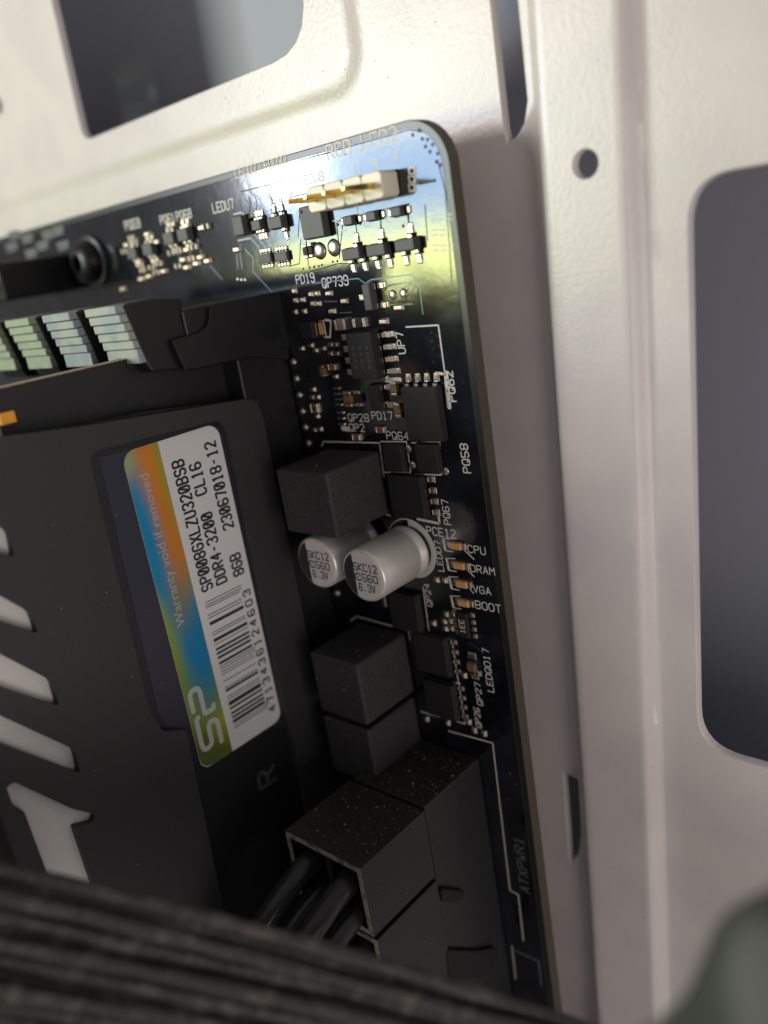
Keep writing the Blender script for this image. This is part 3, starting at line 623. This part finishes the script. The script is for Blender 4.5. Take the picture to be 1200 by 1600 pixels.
# logo strokes
LG = mat('logo_silver', (0.55, 0.57, 0.50), .45)
def zp(pp): return [tuple(onx(280 + a / 10, 1050 + b / 10, XT))[1:] for a, b in pp]
mb = MB()
for pp in ([(225, 630), (165, 390), (180, 320), (240, 270), (290, 260), (325, 320), (400, 650), (540, 570), (535, 500)],
           [(305, 710), (270, 740), (280, 810), (355, 1150), (390, 1205), (440, 1200), (500, 1140), (510, 1080), (460, 850), (480, 780), (540, 750), (590, 760), (605, 800), (665, 1085)]):
    strokes(mb, [zp(pp)], Vector((XT, 0, 0)), Y, Z, X, .62)
mb.build('logo', LG, lab)
fc = bpy.data.curves.new('warranty', 'FONT'); fc.body = 'Warranty void if removed'; fc.size = 1.62; fc.space_character = 1.0
fo = bpy.data.objects.new('warranty', fc); C.objects.link(fo)
dg = bpy.context.evaluated_depsgraph_get(); me = bpy.data.meshes.new_from_object(fo.evaluated_get(dg)); bpy.data.objects.remove(fo)
xsz = max(v.co.x for v in me.vertices); k = 17.6 / xsz
mb = MB(); mb.add([(XT, -45.75 + v.co.x * k, 21.75 + v.co.y * k * .95) for v in me.vertices], [tuple(p.vertices) for p in me.polygons])
mb.build('label_text', mat('warranty_ink', (0.50, 0.46, 0.36), .5), lab)
mb = MB(); strokes(mb, text_lines("R", 2.0, 2.6, .8), Vector((-28.08, -70.5, 14.5)), Y, Z, X, .5); mb.build('embossed_mark', mat('emboss', (.07, .07, .072), .5), ram)

# ================================================================== POWER PLUG
RIM = mat('rim_reflection', (0.30, 0.29, 0.25), 0.35, bump=(5, .2, .05), var=(1.2, (0.10, 0.13, 0.08), 0.5, 0.6))  # cream and green window reflection painted onto the black rim
plug = thing('power_plug', 'dusty black multi-pin power plug with black wires seated beside the board edge', 'power plug', (-12.5, -95, 11))
def shell(x0, x1, y0, y1, z0, z1, t=.75):
    mb = MB()
    P = [(x0, y0), (x1, y0), (x1, y1), (x0, y1)]; q = [(x0 + t, y0 + t), (x1 - t, y0 + t), (x1 - t, y1 - t), (x0 + t, y1 - t)]
    vs = [(*p, z0) for p in P] + [(*p, z1) for p in P] + [(*p, z1) for p in q] + [(*p, z1 - 4.5) for p in q]
    fs = []
    for k in range(4):
        n = (k + 1) % 4; fs += [(k, n, n + 4, k + 4), (k + 4, n + 4, n + 8, k + 8), (k + 8, n + 8, n + 12, k + 12)]
    fs += [(3, 2, 1, 0), (12, 13, 14, 15)]
    mb.add(vs, fs); mb.m[6] = 1
    for k in range(4): mb.m[3 * k + 1] = 2
    return mb
shell(-18.4, -6.6, -78.4, -69.5, 11.0, 21.6).build('housing', [NYLON, DUSTY, RIM], plug, bevel=.12)
shell(-18.4, -6.45, -121, -78.9, 11.0, 21.4).build('housing', [NYLON, NYLON, RIM], plug, bevel=.12)
MB().box(-18.0, -7.0, -120.8, -69.8, 10.6, 11.05).build('plug_collar', SLOT, plug)
MB().box(-12.9, -12.1, -78, -70, 17.0, 21.0).build('divider', NYLON, plug)
for i, (x, y) in enumerate([(-15.6, -72.4), (-9.8, -72.6), (-15.4, -76.6), (-9.6, -76.8), (-15.6, -82), (-9.8, -82), (-15.6, -86.2), (-9.8, -86.2)]):
    pp = []
    for k in range(12):
        t = k / 11; pp.append((x - 1.5 * t * t + random.uniform(-.1, .1), y - 2.0 * t - 9.0 * t * t * t, 17.2 + 17 * t))
    MB().tube(pp, 1.35, 14).build('wire', WIRE, plug, smooth=True)

# ================================================================== FOREGROUND CABLE BUNDLE
bun = thing('cable_bundle', 'thick blurred black ribbed cable bundle crossing in front of the board', 'cable', tuple(atdepth(400, 1540, 64)))
def bez(P, t):
    P = [Vector(p) for p in P]
    while len(P) > 1: P = [P[i].lerp(P[i + 1], t) for i in range(len(P) - 1)]
    return P[0]
for i in range(17):
    k = i / 12.5
    cl = [(-230, 1310 + 300 * k), (0, 1352 + 315 * k), (420, 1444 + 265 * k), (760, 1566 + 180 * k), (1020, 1640 + 130 * k)]
    pp = []
    for j in range(33):
        t = j / 32; u = -230 + 1250 * t; a = 0
        while a < 3 and u > cl[a + 1][0]: a += 1
        q = bez([cl[0], cl[1], cl[2], cl[3], cl[4]], t)
        v = q.y; dpt = 63 + 5 * t + 0.55 * math.sin(i * 2.1) - 1.5 * math.sin(math.pi * min(1, i / 16)) + .25 * math.sin(t * 9 + i)
        pp.append(atdepth(q.x, v + 3 * math.sin(t * 7 + i * 1.7), dpt))
    P0 = pp[0]                                       # unseen bend beyond the frame, shaped to block window light from the lower tray
    for q in range(1, 15):
        g = q / 14; pp.insert(0, bez([P0, atdepth(-420, 1250 + 300 * k, 63), atdepth(-520, 1010 + 300 * k, 66), atdepth(-900, 930 + 330 * k, 70), atdepth(-1500, 820 + 360 * k, 74)], g))
    MB().tube(pp, [0.63 * (1 - .1 * math.sin(j * 1.3 + i)) for j in range(47)], 10).build('wire', BRAID, bun, smooth=True)

# ================================================================== GREEN STRAP IN THE CORNER
mb = MB(); pa = []
for j in range(15):
    t = j / 14; pa.append(atdepth(1075 + 330 * t, 1850 - 400 * t - 25 * math.sin(t * 3.1), 40))
mb.tube(pa, [5.0 + .45 * math.sin(j * .9) for j in range(15)], 18)
st = mb.build('strap', STRAP, None, smooth=True); st['label'] = 'dark green blurred fabric strap in the near corner'; st['category'] = 'strap'

# ================================================================== SMALL THINGS AT THE FAR LEFT
p = onz(145, 408)
sw = MB().lathe((p.x, p.y, 0.01), [(3.6, 0), (3.6, .35), (2.9, .5), (2.85, 1.6), (2.4, 2.2), (1.2, 2.5), (1.15, 1.5), (.2, 1.5)], 32).build('screw', STEEL, None)
smoothed(sw, 40); sw['label'] = 'black pan-head screw fixing the board near its top edge'; sw['category'] = 'screw'
fp = thing('fan_plug', 'black fan plug with thin wires on the board top edge beside the screw', 'plug', tuple(onz(112, 425)))
a = onz(112, 425)
MB().box(a.x - 9, a.x, a.y - 2.6, a.y + 2.6, .1, 11).build('housing', SLOT, fp, bevel=.3)
for k in range(3): MB().tube([(a.x - 7 + 2.4 * k, a.y, 10.5), (a.x - 9 + 2.4 * k, a.y - .5, 22), (a.x - 16 + 2.4 * k, a.y - 3, 34)], .7, 8).build('wire', [WIRE, mat('wire_yellow', (.35, .22, .05), .5), WIRE][k], fp, smooth=True)
gp = thing('shade_tower', 'blue-grey side plate beyond the memory module with unseen dark tower added to shade the tray', 'light blocker', (-110, -85, 0))  # only the plate shows; the tower is added to block light
MB().box(-78, -76, -150, -46, 8, 56).build('side_plate', GREYMETAL, gp, bevel=.4)
MB().box(-130, -90, -120, -60, 0.1, 24).build('shade_base', STEEL, gp, bevel=.5)
for k in range(24): MB().box(-140, -79, -150, -24, 24 + 6.4 * k, 25 + 6.4 * k).build('shade_fin', STEEL, gp)
MB().box(-110, -106, -148, -34, 24, 176).build('shade_wall', STEEL, gp)

# ================================================================== DUST
mb = MB()
def speck(p, n, r):
    a = Vector((random.uniform(-1, 1), random.uniform(-1, 1), random.uniform(-1, 1))).cross(n).normalized(); b2 = n.cross(a); e = random.uniform(.35, 1)
    mb.add([p + a * r, p + b2 * r * e, p - a * r * .9, p - b2 * r * e, p + n * r * .6], [(0, 1, 4), (1, 2, 4), (2, 3, 4), (3, 0, 4)])
def sz(): return 0.035 + 0.13 * random.random() ** 4
for k in range(270): speck(Vector((random.uniform(-18, -7), -69.36 if k % 2 else -69.46, random.uniform(2, 10.4) if k % 2 else random.uniform(11.2, 21.3))), Y, sz())
for x0, x1, y1, h in ((-23.1, -15, -31.34, 8.9), (-23.4, -15.7, -54.39, 9.0)):
    for k in range(45): speck(Vector((random.uniform(x0, x1), y1, random.uniform(.5, h - .5))), Y, sz() * .9)
    for k in range(14): speck(Vector((random.uniform(x0, x1), random.uniform(y1 - 7.5, y1 - .4), h)), Z, sz() * .8)
for k in range(70): speck(Vector((XF, random.uniform(-75, -24), random.uniform(26, 37))), X, sz() * .7)
for k in range(60): speck(Vector((-6.6 + (.15 if k % 3 else 0), random.uniform(-95, -70), random.uniform(11.5, 21))), X, sz() * .6)
for k in range(120): speck(Vector((random.uniform(-9, -1), random.uniform(-95, -18), .004)), Z, sz() * .5)
for k in range(60): speck(Vector((random.uniform(-27.4, -24), random.uniform(-60, -22), .01 + 0 * k)), Z, sz() * .7)
for k in range(26): x_, y_ = random.choice([(random.uniform(6, 13), random.uniform(-90, 10)), (random.uniform(-60, -2), random.uniform(3, 11))]); speck(Vector((x_, y_, tray_z(x_, y_))), Z, .06 + .06 * random.random())
d = mb.build('dust', mat('dust_grey', (0.34, 0.31, 0.26), 0.9)); d['kind'] = 'stuff'; d['category'] = 'dust'; d['label'] = 'fine pale dust lying on the plug, chokes and board'
